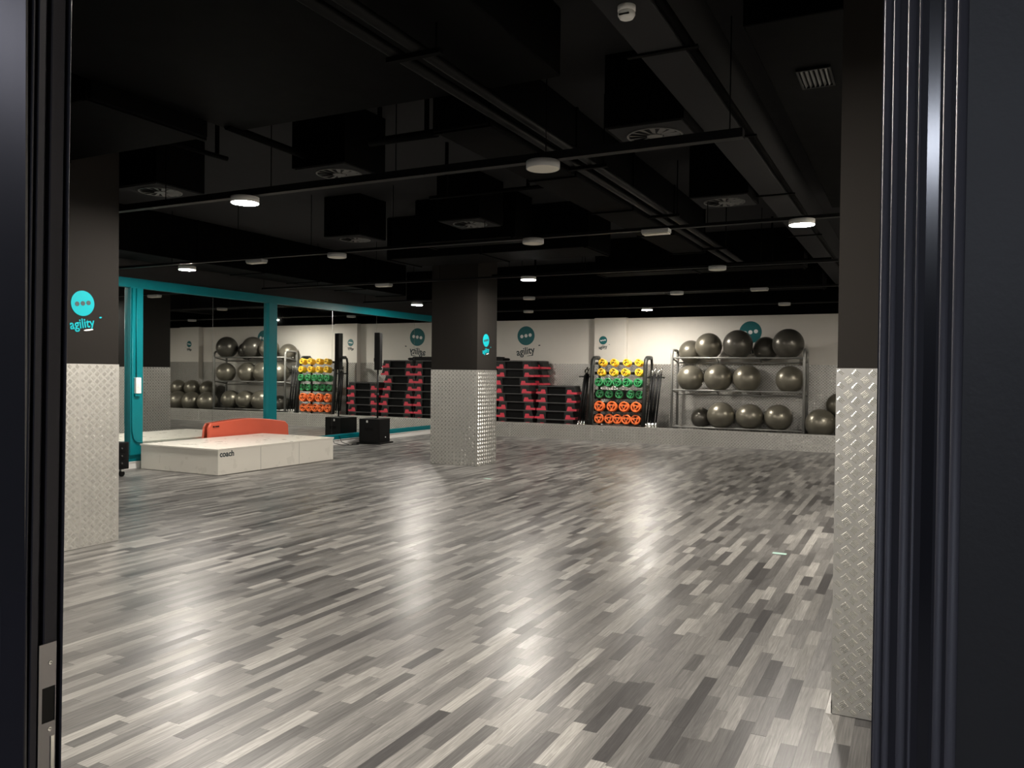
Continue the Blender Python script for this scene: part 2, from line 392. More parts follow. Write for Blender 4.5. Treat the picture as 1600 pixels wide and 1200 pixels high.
struct('ceiling_corridor', MB().box((-3.2, -4.75, 2.6), (2.75, 0.632, 2.7)), M['slab'], label='dark corridor ceiling')
t = thing('corridor_light', 'cool white ceiling panel in the corridor outside the doorway', 'light', (0.05, -2.8, 2.5))
MB().box((-.34, -.34, 0.012), (.34, .34, .1)).obj('housing', M['whitep'], t)
MB().box((-.30, -.30, 0.0), (.30, .30, .0115)).obj('diffuser', M['corr_on'], t)

t = thing('corridor_light', 'cool white ceiling panel at the end of the corridor outside', 'light', (-2.55, -0.25, 2.5))  # added lamp, placed so its reflection brightens the left architrave
MB().box((-.34, -.34, 0.012), (.34, .34, .1)).obj('housing', M['whitep'], t)
MB().box((-.30, -.30, 0.0), (.30, .30, .0115)).obj('diffuser', M['corr_added'], t)

# door frame
df = struct('door_1', MB().box((DX0-0.05, 0.640, 0), (DX0-0.012, .672, DZ)).box((DX1+0.004, 0.640, 0), (DX1+0.0497, YF, DZ)).box((DX0-0.05, 0.640, DZ), (DX1+0.056, YF, DZ+0.05)), M['frame'], label='black steel door frame of the entrance')
# left jamb: the profile seen edge on from the doorway
lp = [(-1.05, .6302), (-1.001, .6302), (-1.0, .6310), (-1.0, .6325), (-1.007, .6338), (-1.007, .6378), (-1.0015, .638), (-1.0, .6388), (-1.0, .6468), (-1.0025, .6485), (-1.009, .650), (-1.009, .6545), (-1.002, .6555), (-1.001, .657), (-1.001, .6730), (-1.008, .6745), (-1.008, .6785), (-1.0, .6788), (-.9985, .680), (-1.0, .6812), (-1.05, .6815)]
def plumb(o):      # the left jamb stands slightly out of plumb
    for v in o.data.vertices: v.co.y += (v.co.z-1.45)*0.012
    return o
plumb(MB().prism(lp, 'z', 0.0, DZ).obj('jamb', M['frame'], df))
MB().box((-1.16, 0.6270, 0), (-1.0015, 0.6300, DZ+0.06)).obj('architrave', M['architrave'], df)
# right jamb: ribs seen face on
MB().box((DX1, 0.632, 0), (DX1+0.0497, 0.69, DZ)).obj('jamb', M['frame'], df)
for a, b, d in [(-.0255, -.0205, .008), (-.0195, -.0150, .010), (-.0105, -.0045, .010), (-.0030, -.0010, .006), (.0030, .0105, .006), (.0122, .0180, .011), (.0200, .0272, .013)]:
    a += .0018; b += .0018; n = 8; pl = [(a, .6322)]
    for i in range(n+1):
        q = math.pi*i/n; pl.append(((a+b)/2-(b-a)/2*math.cos(q), .632-.30*(b-a)*math.sin(q)))
    pl.append((b, .6322))
    if abs(b-.0123) < .0003: pl = [(a, .633), (a, .6305), (b, .6305), (b, .633)]
    o = MB().prism(pl, 'z', 0.0, DZ).obj('frame_rib', M['frame_gloss' if len(pl) == 4 else 'rib'], df)
    if len(pl) == 4: continue
    for p in o.data.polygons: p.use_smooth = len(p.vertices) == 4
MB().box((DX0, 0.632, DZ), (DX1, 0.69, DZ+.05)).obj('head', M['frame'], df)
# strike plate with screw and latch opening on the left jamb
SPX = -1.001
def yz(pl, m, name, par, x0=SPX, x1=SPX+0.0016):
    return MB().prism(pl, 'x', x0, x1).obj(name, m, par)
b = MB()
y0, y1 = .6490, .6722
for a, c, e, f in [(y0, y1, 1.055, 1.112), (y0, .6535, 1.009, 1.055), (.6712, y1, 1.009, 1.055), (y0, y1, .86, 1.009)]:
    b.box((SPX, a, e), (SPX+.0016, c, f))
sp = plumb(b.obj('strike_plate', M['strike'], df)); sp['label'] = 'brushed steel strike plate'
plumb(MB().box((SPX-.004, .6535, 1.009), (SPX+.0004, .6712, 1.055)).obj('latch_opening', M['black'], sp))
for z, y in ((1.086, .6640), (.9995, .6640)):
    T = frame((SPX+.0016, y+(z-1.45)*.012, z), (0, 1, 0), (1, 0, 0))
    MB().lathe([(0.0032, 0), (.0030, .0008), (.0012, .0009), (.0010, .0002), (0, .0002)], 14, T).obj('screw', M['chrome'], sp)
plumb(MB().box((SPX+.0012, .6655, .86), (SPX+.0030, .6700, .990)).obj('latch_channel', M['chrome'], sp))

# columns
def column(x0, x1, y0, y1, faces, label, seams=(), **tk):
    c = struct('column', MB().box((x0, y0, 0), (x1, y1, SLAB)), M['column'], label=label)
    for f in faces:
        if f == '-y': dado(c, (x0-.004, y0, 0.003), (1, 0, 0), (0, -1, 0), x1-x0+.004, 1.5, **tk)
        if f == '+y': dado(c, (x1+.004, y1, 0.003), (-1, 0, 0), (0, 1, 0), x1-x0+.008, 1.5, **tk)
        if f == '-x': dado(c, (x0, y1, 0.003), (0, -1, 0), (-1, 0, 0), y1-y0, 1.5, **tk)
        if f == '+x':
            if tk.get('nb') == 3: tk = dict(tk, h=0.0038)
            ys = [y0]+list(seams)+[y1]
            for a, b in zip(ys, ys[1:]): dado(c, (x1, a+.0008, 0.003), (0, 1, 0), (1, 0, 0), b-a-.0016, 1.5, **tk)
    return c
cl = column(-6.87, -6.06, 3.94, 4.595, ('+x', '+y', '-x'), 'charcoal column at the near side with tread plate below', (4.245,), h=0.0030)
logo(cl, (-6.06, 4.264, 1.995), (0, 1, 0), (1, 0, 0), 0.1025, 'logo_cyan', 'logo_dark', 'logo_cyan', 'logo_white')
cc = column(-6.922, -6.085, 10.89, 11.535, ('-y', '-x', '+y', '+x'), 'charcoal column standing mid floor with tread plate below', nb=3, h=0.0023)
logo(cc, (-6.085, 11.169, 1.973), (0, 1, 0), (1, 0, 0), 0.101, 'logo_cyan', 'logo_dark', 'logo_cyan', 'logo_white')
cr_ = column(-0.302, 0.50, 3.733, 4.38, ('-y', '-x', '+y'), 'charcoal column beside the doorway with close-up tread plate', h=0.0024)
MB().prism([(-.302, 0), (-.328, 0), (-.326, .006), (-.306, .06), (-.302, .06)], 'y', 3.729, 4.38).obj('skirting', M['whitep'], cr_)

# teal mirror frame, skirting
tf = struct('trim_3', MB().box((XL, YF, 0.105), (XL+.055, YB, 0.20)), M['teal'], label='teal sill under the mirrors')
MB().box((XL, YF, 2.655), (XL+.07, YB, 2.790)).obj('beam', M['teal'], tf)
for a, b in [(2.6, 2.8), (5.25, 5.45), (7.945, 8.156), (10.745, 10.945), (17.85, 18.0)]:
    MB().box((XL, a, 0.20), (XL+.085, b, 2.655)).obj('post', M['teal'], tf, bevel=.004)
for z in (.13, .165): MB().box((XL+.055, YF, z), (XL+.060, YB, z+.006)).obj('sill_rib', M['teal'], tf)
struct('baseboard_left', MB().box((XL, YF, 0), (XL+.045, YB, 0.095)).box((XL, YF, .095), (XL+.055, YB, .105)), M['whitep'])
segs = [(YF, 2.6), (2.8, 5.25), (5.45, 7.945), (8.156, 9.53), (9.53, 10.745), (10.945, 12.54), (12.54, 13.99), (13.99, 15.43), (15.43, 17.85)]
mlab = ['beside the front wall', 'behind the near column, first full pane', 'behind the near column, second full pane', 'behind the near half of the coach platform', 'behind the red mat, before the second teal post', 'just past the second teal post', 'behind the column speaker', 'reflecting the big wall logo', 'touching the back wall corner']
for (a, b), l in zip(segs, mlab):
    m_ = thing('wall_mirror', 'tall frameless wall mirror ' + l, 'mirror', (XL, a, 0.20), group='mirrors along the teal wall')
    MB().box((0.002, 0.002, 0.0), (0.020, b-a-.002, 2.455)).obj('glass', M['mirror'], m_)
    if a > 7.9: MB().box((0.001, -0.0, 0.0), (0.0215, .0045, 2.455)).obj('edge_trim', M['silver'], m_)

# ------------------------------------------------------------------ ceiling
ce = struct('ceiling', MB().box((XL-.15, 0.61, SLAB), (XR+.15, YB+.15, SLAB+.15)), M['slab'])
def duct(label, a, b, flange=True, cat='duct'):
    d = thing('air_duct', label, cat, ((a[0]+b[0])/2, (a[1]+b[1])/2, a[2]))
    c = d.location
    la = [a[i]-c[i] for i in range(3)]; lb = [b[i]-c[i] for i in range(3)]
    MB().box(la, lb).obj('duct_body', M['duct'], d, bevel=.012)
    ax = 0 if (b[0]-a[0]) > (b[1]-a[1]) else 1
    if flange:
        L = b[ax]-a[ax]; n = max(1, int(L/1.2))
        for i in range(n+1):
            t_ = la[ax]+.04+(L-.08)*i/n
            p = [la[0]-.012, la[1]-.012, la[2]-.012]; q = [lb[0]+.012, lb[1]+.012, lb[2]]
            p[ax] = t_-.015; q[ax] = t_+.015
            MB().box(p, q).obj('flange', M['duct'], d)
    return d
duct('wide flat black duct over the entrance half of the room', (-4.46, 1.0, 3.20), (-1.88, 4.33, 3.598), False)
duct('black duct box above the near column', (-6.04, 3.2, 3.10), (-4.48, 4.10, 3.598))
duct('long black duct running beside the twin pipes', (-2.87, 4.50, 3.05), (-2.46, 10.4, 3.598))
duct('black cross duct over the middle of the room', (-6.6, 9.2, 3.02), (-3.6, 10.0, 3.598))
duct('black cross duct in front of the back wall', (-9.8, 14.4, 3.00), (-1.42, 15.1, 3.598))
duct('black side duct above the mirrors', (-9.9, 5.6, 3.0), (-9.2, 13.5, 3.598))
duct('black boxed duct beside the right-hand beam', (-0.86, 4.42, 3.34), (0.3, 9.6, 3.598), False)
duct('short black cross duct behind the second rail', (-5.6, 8.4, 3.06), (-4.2, 8.85, 3.598))
duct('flat black duct past the fourth light rail', (-4.6, 12.05, 3.05), (-1.44, 12.5, 3.598))
cb = thing('overhead_beam', 'black ceiling beam running from the door to the back wall', 'beam', (-1.2, 9.0, 3.16))
MB().box((-.14, -8.2, 0), (.10, 8.9, .44)).obj('beam_body', M['slab'], cb, bevel=.006)
MB().tube([(.13, -8.2, .02), (.13, 8.9, .02)], .022, 8).obj('cable', M['duct'], cb)
for y in (-4.9, -3.2, -1.2, 1.2): MB().box((-.2, y, -.012), (.18, y+.03, 0)).obj('bracket', M['duct'], cb)
pp = thing('overhead_pipes', 'twin black pipes running lengthwise under the ceiling', 'pipes', (-2.34, 7, 3.10))
for dx in (-.07, .07): MB().tube([(dx, -6, 0), (dx, 4.9, 0)], .030, 10).obj('pipe', M['rail'], pp)
for y in (-4.9, -3.6, -1.2, .9, 3.2):
    MB().box((-.10, y-.018, -.055), (.22, y+.018, -.030)).obj('bracket', M['duct'], pp)
    MB().tube([(.19, y, -.03), (.19, y, .1 if y < -2.7 else .5)], .006, 6).obj('hanger_rod', M['duct'], pp)
RAILY = [4.86, 7.62, 10.57, 13.45, 16.42]
rl = ['nearest black light rail across the ceiling', 'second black light rail from the door', 'middle black light rail', 'fourth black light rail from the door', 'black light rail nearest the back wall']
RX = [(-9.8, -0.93), (-10.2, .7), (-10.2, .7), (-10.2, .7), (-10.2, .7)]
for i, y in enumerate(RAILY):
    r_ = thing('light_rail', rl[i], 'rail', (0, y, 2.87), group='light rails')
    hh = .055 if i == 0 else .03
    MB().box((RX[i][0], -.03, 0), (RX[i][1], .03, hh)).obj('channel', M['rail'], r_)
    MB().box((RX[i][0], -.034, 0), (RX[i][1], -.030, .012)).obj('lip', M['rail'], r_)
    x = RX[i][1]-.08
    while x > RX[i][0]:
        if not (i == 1 and -.9 < x < .35): MB().tube([(x, 0, hh), (x, 0, .73)], .004, 6).obj('hanger_rod', M['duct'], r_)
        x -= 1.2
def rod(label, a, b, r=.025):
    c = [(p+q)/2 for p, q in zip(a, b)]
    t_ = thing('conduit', label, 'pipe', c)
    MB().tube([[p-k for p, k in zip(a, c)], [q-k for q, k in zip(b, c)]], r, 8).obj('tube', M['duct'], t_)
    for f in (.15, .85):
        p = [a[i]+(b[i]-a[i])*f-c[i] for i in range(3)]
        MB().box((p[0]-.012, p[1]-.012, p[2]), (p[0]+.012, p[1]+.012, SLAB-c[2])).obj('clip', M['duct'], t_)
rod('black conduit from the wide duct to the first diffuser', (-4.40, 4.2, 3.2), (-4.44, 5.3, 3.2), .03)
rod('short black conduit near the near column', (-5.13, 4.2, 3.2), (-5.08, 4.85, 3.2), .02)
rod('black crosswise conduit ahead of the long duct', (-3.42, 4.56, 3.06), (-2.87, 4.56, 3.06), .03)
rod('thin black conduit over the third rail', (-6.0, 11.2, 3.0), (-1.0, 11.2, 3.0), .015)
rod('thin black crosswise conduit by the second rail', (-4.1, 6.4, 3.1), (-2.9, 6.4, 3.1), .018)

# round swirl diffusers under plenum boxes
def diffuser(label, x, y, z=3.10, r=.19, duct_to=None):
    d = thing('air_diffuser', label, 'vent', (x, y, z), group='round ceiling diffusers')
    MB().box((-.27, -.27, .012), (.27, .27, .50)).obj('plenum_box', M['duct'], d, bevel=.006)
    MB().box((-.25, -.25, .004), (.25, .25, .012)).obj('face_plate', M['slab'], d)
    MB().lathe([(r, -.004), (r, .004), (r*.93, .004), (r*.93, -.004)], 32, smooth=False, closed=True).obj('ring', M['vent'], d)
    MB().lathe([(r*.28, -.006), (r*.28, .004)], 20, smooth=False).obj('hub', M['vent'], d)
    vb = MB().add([(r*.33, -.010, .0), (r*.90, -.030, .0), (r*.90, .012, -.006), (r*.33, .010, -.006)], [(0, 1, 2, 3)])
    vb.add([(p[0], p[1], p[2]+.0015) for p in vb.v[:4]], [(3, 2, 1, 0)])
    vm_ = vb.mesh('vane', M['vent'], fix=False)
    for k in range(14):
        o = link('vane', vm_, d); o.rotation_euler = (0, 0, 2*math.pi*k/14)
    return d
diffuser('round swirl ceiling diffuser above the nearest light rail, door side', -1.62, 5.36)
diffuser('round swirl diffuser below a black box near the smoke detector beam', -1.64, 7.69)
diffuser('round swirl ceiling diffuser just above the lit lamp of the first rail', -4.30, 5.32)
diffuser('round swirl diffuser beside the near column', -6.25, 5.17)
diffuser('square boxed swirl diffuser left of the centre column', -6.25, 8.05)
diffuser('boxed swirl diffuser in front of the centre column', -4.42, 7.72)
# vent grille
g = thing('vent_grille', 'small black louvred grille on the ceiling near the doorway column', 'vent', (-.585, 5.35, 3.325))
MB().box((-.10, -.17, 0), (.10, -.155, .014)).box((-.10, .155, 0), (.10, .17, .014)).box((-.10, -.155, 0), (-.085, .155, .014)).box((.085, -.155, 0), (.10, .155, .014)).obj('grille_frame', M['rail'], g)
for k in range(6):
    x = -.07+k*.028; MB().prism([(x-.009, 0), (x-.006, 0), (x+.009, .013), (x+.006, .013)], 'y', -.155, .155).obj('slat', M['rail'], g)
# smoke detector
sd = thing('smoke_detector', 'white round smoke detector under the black ceiling beam', 'smoke detector', (-1.215, 3.55, 3.10))
sd.scale = (0.8, 0.8, 0.857)
MB().lathe([(.052, .07), (.052, .045), (.046, .04)], 28).obj('base', M['whitep'], sd)
MB().lathe([(.046, .04), (.050, .034), (.050, .022), (.040, .006), (.026, 0), (0, 0)], 28).obj('head', M['whitep'], sd)
MB().box((-.030, -.0495, .012), (.030, -.040, .019)).obj('smoke_slot', M['black'], sd)

# ceiling lamps
def lamp(label, x, y, lit=False, rect=False, z=2.82):
    t_ = thing('ceiling_light', label, 'light', (x, y, z), group='lit ceiling lights' if lit else 'unlit ceiling lights')
    if rect:
        MB().box((-.135, -.055, .012), (.135, .055, .050)).obj('housing', M['lampgrey'], t_, bevel=.006)
        MB().box((-.128, -.048, 0), (.128, .048, .012)).obj('diffuser', M['diff_off'], t_, bevel=.004)
    else:
        r = .112
        MB().lathe([(r, .050), (r, .004), (r-.004, .002), (r-.006, .004), (r-.006, .02)], 36).obj('housing', M['lampgrey'] if not lit else M['whitep'], t_)
        MB().lathe([(r-.006, .006), (r-.0065, .0005), (r-.02, 0), (0, 0)], 36, smooth=False).obj('diffuser', M['diff_on'] if lit else M['diff_off'], t_)
    return t_
lamp('lit round lamp on the nearest rail, mirror side', -4.889, 4.86, True)
lamp('unlit round lamp on the nearest rail', -2.23, 4.86)
lamp('lit round lamp on the second rail, above the first mirror', -8.90, 7.80, True)
lamp('unlit rectangular lamp on the second rail, next to the lit lamp at the mirrors', -7.50, 7.66, False, True)
lamp('unlit round lamp on the second rail, above the red mat', -6.20, 7.64)
lamp('unlit round lamp on the second rail, in front of the centre column', -3.60, 7.62)
lamp('unlit rectangular lamp on the second rail, in line with the weight rack', -2.265, 7.58, False, True)
lamp('lit round lamp on the second rail, beside the doorway column', -0.933, 7.62, True)
lamp('unlit flat lamp on the middle rail, mirror side of the centre column', -7.63, 10.57, False, True)
lamp('lit round lamp on the middle rail, right of the centre column', -5.073, 10.59, True)
lamp('unlit round lamp on the middle rail, above the ball rack', -2.305, 10.45)
lamp('lit round lamp on the fourth rail, above the speaker', -9.10, 13.75, True)
lamp('unlit round lamp on the fourth rail, above the tall step stack', -6.40, 13.40)
lamp('unlit round lamp on the fourth rail, above the gap between the racks', -3.63, 13.40)
lamp('unlit rectangular lamp on the fourth rail, above the ball rack', -2.26, 13.30, False, True)
lamp('unlit round lamp on the last rail, above the big wall logo', -7.80, 16.30)
lamp('lit round lamp on the last rail, over the weight rack', -5.10, 16.48, True)
lamp('unlit round lamp on the last rail, over the ball rack', -2.28, 16.20)
lamp('lit round lamp just inside the doorway, above the view', -2.25, 2.00, True)  # added out of view to brighten the near floor and doorway column
lamp('lit round lamp over the doorway, hidden above the view', -0.93, 2.00, True)  # second added lamp, more light at the entrance
lamp('lit round lamp on the second rail, hidden behind the doorway column', 0.42, 7.62, True)  # added out of sight to lift the right side of the room
lamp('lit round lamp on the fourth rail, hidden behind the doorway column', 0.42, 13.40, True)  # added out of sight to light the right end of the back wall

# ================================================================== THINGS
# switch box and conduits on the first teal post
sw = thing('switch_box', 'white switch box on the first teal post with a thin conduit', 'switch', (XL+.085, 8.05, 1.22))
MB().box((0, -.045, -.115), (.045, .045, .118)).obj('box_body', M['whitep'], sw, bevel=.006)
MB().box((.045, -.018, -.03), (.050, .018, .03)).obj('rocker', M['whitep'], sw, bevel=.002)
MB().box((0, -.05, -.155), (.035, .03, -.117)).obj('gland', M['teal'], sw)
MB().tube([(.014, -.015, .118), (.014, -.015, 1.42)], .008, 8).obj('conduit', M['teal'], sw)
MB().tube([(.014, -.085, 1.42), (.014, -.085, -.55), (.014, -.08, -.68), (.014, -.05, -.79), (.014, .0, -.83), (.014, .09, -.845)], .009, 8).obj('conduit', M['teal'], sw)

# coach platform
pf = thing('coach_platform', 'low white platform box lettered coach beside the mirrors', 'platform', (-9.35, 9.275, 0))
MB().box((-.775, -1.22, 0.004), (.775, 1.23, .345)).obj('body', M['white'], pf, bevel=.004)
MB().box((-.785, -1.23, .345), (.785, 1.24, .370)).obj('top_panel', M['white'], pf, bevel=.003)
for y in (-.41, .41): MB().box((.7745, y-.0012, .006), (.7765, y+.0012, .343)).obj('panel_joint', M['vent'], pf)
T = frame((.775, -1.19, .2575), (0, 1, 0), (1, 0, 0))
text_obj('lettering', text_mb('coach', .112, .0015, .0036, T, 'LEFT'), M['logo_dark'], pf)

# red mat standing behind the platform
rm = thing('exercise_mat', 'arched orange red mat standing on edge behind the coach platform', 'mat', (-10.18, 10.30, 0))
n = 26; prof = []
for i in range(n+1):
    s_ = i/n; y = -.93+1.86*s_
    z = .585+.055*math.sin(min(1, s_*1.9)*math.pi/2)-.105*max(0, (s_-.45)/.55)**1.6
    e_ = min(s_, 1-s_)*1.86
    if e_ < .05: z -= .05-math.sqrt(max(0, .05**2-(.05-e_)**2))
    prof.append((y, z))
vs = []; fs = []
for i, (y, z) in enumerate(prof):
    bow = .018*math.sin(math.pi*i/n)
    sl = 0.03
    for dx, zz in ((0.022, 0.006), (.022-sl, z-.012), (.012-sl, z), (-.012-sl, z), (-.022-sl, z-.012), (-.022, .006)):
        vs.append((dx+bow-.02, y+(0.035*(zz/.6) if i == 0 else 0), zz))
for i in range(n):
    for k in range(6): fs.append((i*6+k, i*6+(k+1) % 6, (i+1)*6+(k+1) % 6, (i+1)*6+k))
fs += [tuple(range(5, -1, -1)), tuple(range(n*6, n*6+6))]
MB().add(vs, fs).obj('mat_body', M['orange'], rm)
T = frame((-.009, -.84, .525), (0, 1, 0), (1, 0, -.05))
MB().box((0, 0, 0), (.035, .022, .004), T).box((.05, .002, 0), (.13, .022, .004), T).obj('small_print', M['black'], rm)

# subwoofer, column speaker, cables
sub = thing('subwoofer', 'black subwoofer cabinet on the floor in front of the mirrors', 'speaker', (-9.85, 13.37, 0), R(7))
MB().box((-.26, -.27, 0), (.28, .28, .028)).obj('base_plate', M['black'], sub, bevel=.005)
MB().box((-.225, -.235, .032), (.225, .235, .505)).obj('cabinet', M['black'], sub, bevel=.008)
MB().box((.225, -.215, .055), (.232, .215, .485)).obj('grille', M['blackm'], sub)
MB().box((-.06, -.2385, .43), (-.022, -.235, .475)).obj('badge', M['logo_white'], sub)
MB().lathe([(.012, 0), (.012, .004)], 14, frame((.232, .03, .13), (0, 1, 0), (1, 0, 0))).obj('badge', M['logo_white'], sub)
MB().lathe([(.03, 0), (.03, .012)], 16, Matrix.Translation((.03, 0, .505))).obj('pole_socket', M['black'], sub)
for s_ in (-1, 1): MB().box((-.09, s_*.235-.004, .27), (.09, s_*.235+.004, .33)).obj('handle', M['blackm'], sub)
cs = thing('column_speaker', 'slim black column speaker on a pole above the subwoofer', 'speaker', (-9.78, 13.37, .517), R(7))
MB().tube([(0, 0, 0), (0, 0, 1.00)], .0175, 12).obj('pole', M['black'], cs)
MB().tube([(0, 0, .42), (0, 0, .50)], .026, 12).obj('collar', M['black'], cs)
MB().box((-.055, -.06, .975), (.065, .06, 1.735)).obj('cabinet', M['black'], cs, bevel=.008)
MB().box((.065, -.05, .99), (.071, .05, 1.72)).obj('grille', M['blackm'], cs)
MB().box((.071, .025, 1.02), (.073, .037, 1.04)).obj('badge', M['logo_white'], cs)
MB().box((-.085, -.02, 1.14), (-.055, .02, 1.22)).obj('bracket', M['black'], cs)
for i, pts in enumerate(([(-10.10, 13.15, .012), (-10.02, 12.85, .008), (-9.92, 12.75, .008), (-10.0, 12.55, .008), (-10.22, 12.55, .04), (-10.236, 12.5, .16)], [(-10.08, 13.12, .02), (-9.98, 12.95, .008), (-9.88, 12.9, .008), (-9.96, 12.7, .008), (-10.2, 12.75, .05), (-10.236, 12.72, .17)])):
    c = pts[0]; t_ = thing('speaker_cable', ('black cable trailing from the subwoofer to the sill' if i else 'black looped cable on the floor, mirror side of the platform end'), 'cable', c)
    sm_ = []
    for a, b in zip(pts, pts[1:]):
        for f in (0, .33, .66): sm_.append(tuple(a[k]+(b[k]-a[k])*f-c[k] for k in range(3)))
    sm_.append(tuple(pts[-1][k]-c[k] for k in range(3)))
    MB().tube(sm_, .006, 6).obj('cord', M['rubber'], t_)

# equipment case on casters, half hidden by the near column
ec = thing('equipment_case', 'black wheeled equipment rack half hidden by the near column', 'equipment case', (-9.82, 7.05, 0))
MB().box((-.27, -.40, .105), (.27, .36, .47)).obj('case_body', M['black'], ec, bevel=.01)
MB().box((.27, -.36, .13), (.276, .32, .445)).obj('front_panel', M['blackm'], ec)
for i in range(3):
    MB().box((.276, -.34, .145+i*.1), (.281, .30, .232+i*.1)).obj('rack_unit', M['rail'], ec)
    for y in (-.2, -.08, .04, .16, .24): MB().lathe([(.011, 0), (.009, .014)], 12, frame((.281, y, .19+i*.1), (0, 1, 0), (1, 0, 0))).obj('knob', M['vent'], ec)
for sx in (-1, 1):
    for sy in (-.34, .30):
        c_ = MB().tube([(sx*.2-.012, sy, .04), (sx*.2+.012, sy, .04)], .04, 16).obj('caster', M['rubber'], ec)
        MB().box((sx*.2-.02, sy-.02, .07), (sx*.2+.02, sy+.02, .106)).obj('caster_fork', M['silver'], c_)

# ------------------------------------------------------------------ aerobic steps
def P(v): return v
bd = MB()
ME_leg = {}
for s_ in (-1, 1): ME_leg[s_] = MB().prism([(s_*.235, 0.004), (s_*.500, 0.004), (s_*.445, .170), (s_*.235, .170)] if s_ > 0 else [(-.235, .004), (-.235, .170), (-.445, .170), (-.500, .004)], 'y', 0, .37).mesh('end_support', M['stepgrey'])
ME_core = MB().box((-.234, .045, .002), (.234, .325, .168)).box((-.2345, .0, .150), (.234, .37, .1695)).mesh('step_core', M['stepblack'])
ME_deck = MB().box((-.462, -.004, .1705), (.462, .374, .186)).mesh('deck', M['steplip'], bevel=.003)
ME_mat = MB().box((-.445, .008, .1865), (.445, .362, .1945)).mesh('grip_mat', M['rubber'])
def foot_poly(s_):
    p = [(.262, 0), (.515, 0), (.508, .047), (.395, .050), (.378, .100), (.288, .100)]
    return p if s_ > 0 else [(-a, b) for a, b in reversed(p)]
ME_foot = {}
for s_ in (-1, 1): ME_foot[s_] = MB().prism(foot_poly(s_), 'y', -.005, .375).mesh('foot', M['red'])
NTH = ['first', 'second', 'third', 'fourth', 'fifth', 'sixth', 'seventh', 'eighth', 'ninth']
def step(x, y, z, label, group):
    t_ = thing('aerobic_step', label, 'step', (x, y, z), R(rnd.uniform(-.6, .6)), group)
    link('step_core', ME_core, t_); link('deck', ME_deck, t_); link('grip_mat', ME_mat, t_)
    for s_ in (-1, 1): link('end_support', ME_leg[s_], t_); link('foot', ME_foot[s_], t_)
ZB = .20
offA = [-.01, -.03, 0, -.057, -.113, -.14, -.047, -.066]
offB = [-.02, -.03, .01, 0, 0]
for i in range(8): step(-8.54+offA[i], 17.20, ZB+.195*i, f'red-footed black step, {NTH[i]} from bottom of the tall stack by the centre column', 'steps in the tall front stack')
for i in range(8): step(-8.52+rnd.uniform(-.04, .04), 17.595, ZB+.195*i, f'red-footed black step, {NTH[i]} from bottom of the tall rear stack against the wall', 'steps in the tall rear stack')
for i in range(5): step(-7.49+offB[i], 17.20, ZB+.195*i, f'red-footed black step, {NTH[i]} from bottom of the low stack by the weight rack', 'steps in the low stack')
for i in range(8): step(-9.61+rnd.uniform(-.03, .03), 17.20, ZB+.195*i, f'red-footed black step, {NTH[i]} from bottom of the corner stack by the mirrors', 'steps in the corner stack')
hm = thing('folded_mat', 'folded black mat lying on top of the corner step stack', 'mat', (-9.35, 17.22, ZB+.195*8))
MB().prism([(-.5, 0), (.40, 0), (.44, .012), (.455, .032), (.44, .052), (.40, .064), (-.5, .064)], 'y', 0, .36).obj('mat_fold', M['rubber'], hm)
MB().prism([(-.45, .0645), (.30, .0645), (.33, .075), (.30, .09), (-.45, .09)], 'y', .02, .34).obj('mat_fold', M['rubber'], hm)

# ------------------------------------------------------------------ weight rack with plates and bars
wk = thing('weight_rack', 'dark steel rack loaded with yellow, green and orange weight plates', 'rack', (-5.96, 17.3, ZB))
def lean(z): return -.22+.13*(z-.1)/1.5      # local y of the front face at local height z
for sx, x in ((-1, -.635), (1, .615)):
    pts = [(x, lean(0), 0), (x, lean(.8), .8), (x, lean(1.45), 1.45), (x, lean(1.58)+.03, 1.575), (x, .02, 1.625), (x, .14, 1.63), (x, .30, 1.63)]
    MB().tube(pts, .048, 10).obj('upright', M['rackdark'], wk)
    MB().tube([(x, .30, 1.63), (x, .36, 1.60), (x, .38, 1.5), (x, .38, 0)], .03, 8).obj('rear_post', M['rackdark'], wk)
    MB().box((x-.03, -.30, 0), (x+.03, .42, .05)).obj('foot', M['rackdark'], wk, bevel=.006)
    e = x+sx*.05
    o_ = x+.40 if sx > 0 else x-.31
    MB().box((min(e, o_), .012, 1.175), (max(e, o_), .04, 1.21)).box((min(e, e+sx*.02), -.14, 1.175), (max(e, e+sx*.02), .012, 1.21)).box((min(o_, o_-sx*.02), -.14, 1.175), (max(o_, o_-sx*.02), .012, 1.21)).obj('bar_holder', M['rackdark'], wk)
    MB().box((min(e, x+sx*.40 if sx > 0 else x-.31), -.40, .0), (max(e, x+sx*.40 if sx > 0 else x-.31), -.10, .025)).obj('bar_tray', M['rackdark'], wk)
ROWS = [('top yellow', 'yellow', .082, 1.70, [-6.335, -6.06, -5.76, -5.485], 5), ('lower yellow', 'yellow', .086, 1.48, [-6.35, -6.066, -5.788, -5.468], 5),
        ('upper green', 'green', .095, 1.25, [-6.394, -6.178, -5.964, -5.737, -5.479], 5), ('lower green', 'green', .095, 1.00, [-6.40, -6.175, -5.936, -5.668, -5.46], 2),
        ('upper orange', 'oranger', .118, .72, [-6.387, -6.089, -5.802, -5.528], 3), ('lower orange', 'oranger', .112, .443, [-6.392, -6.150, -5.955, -5.75, -5.532], 2)]
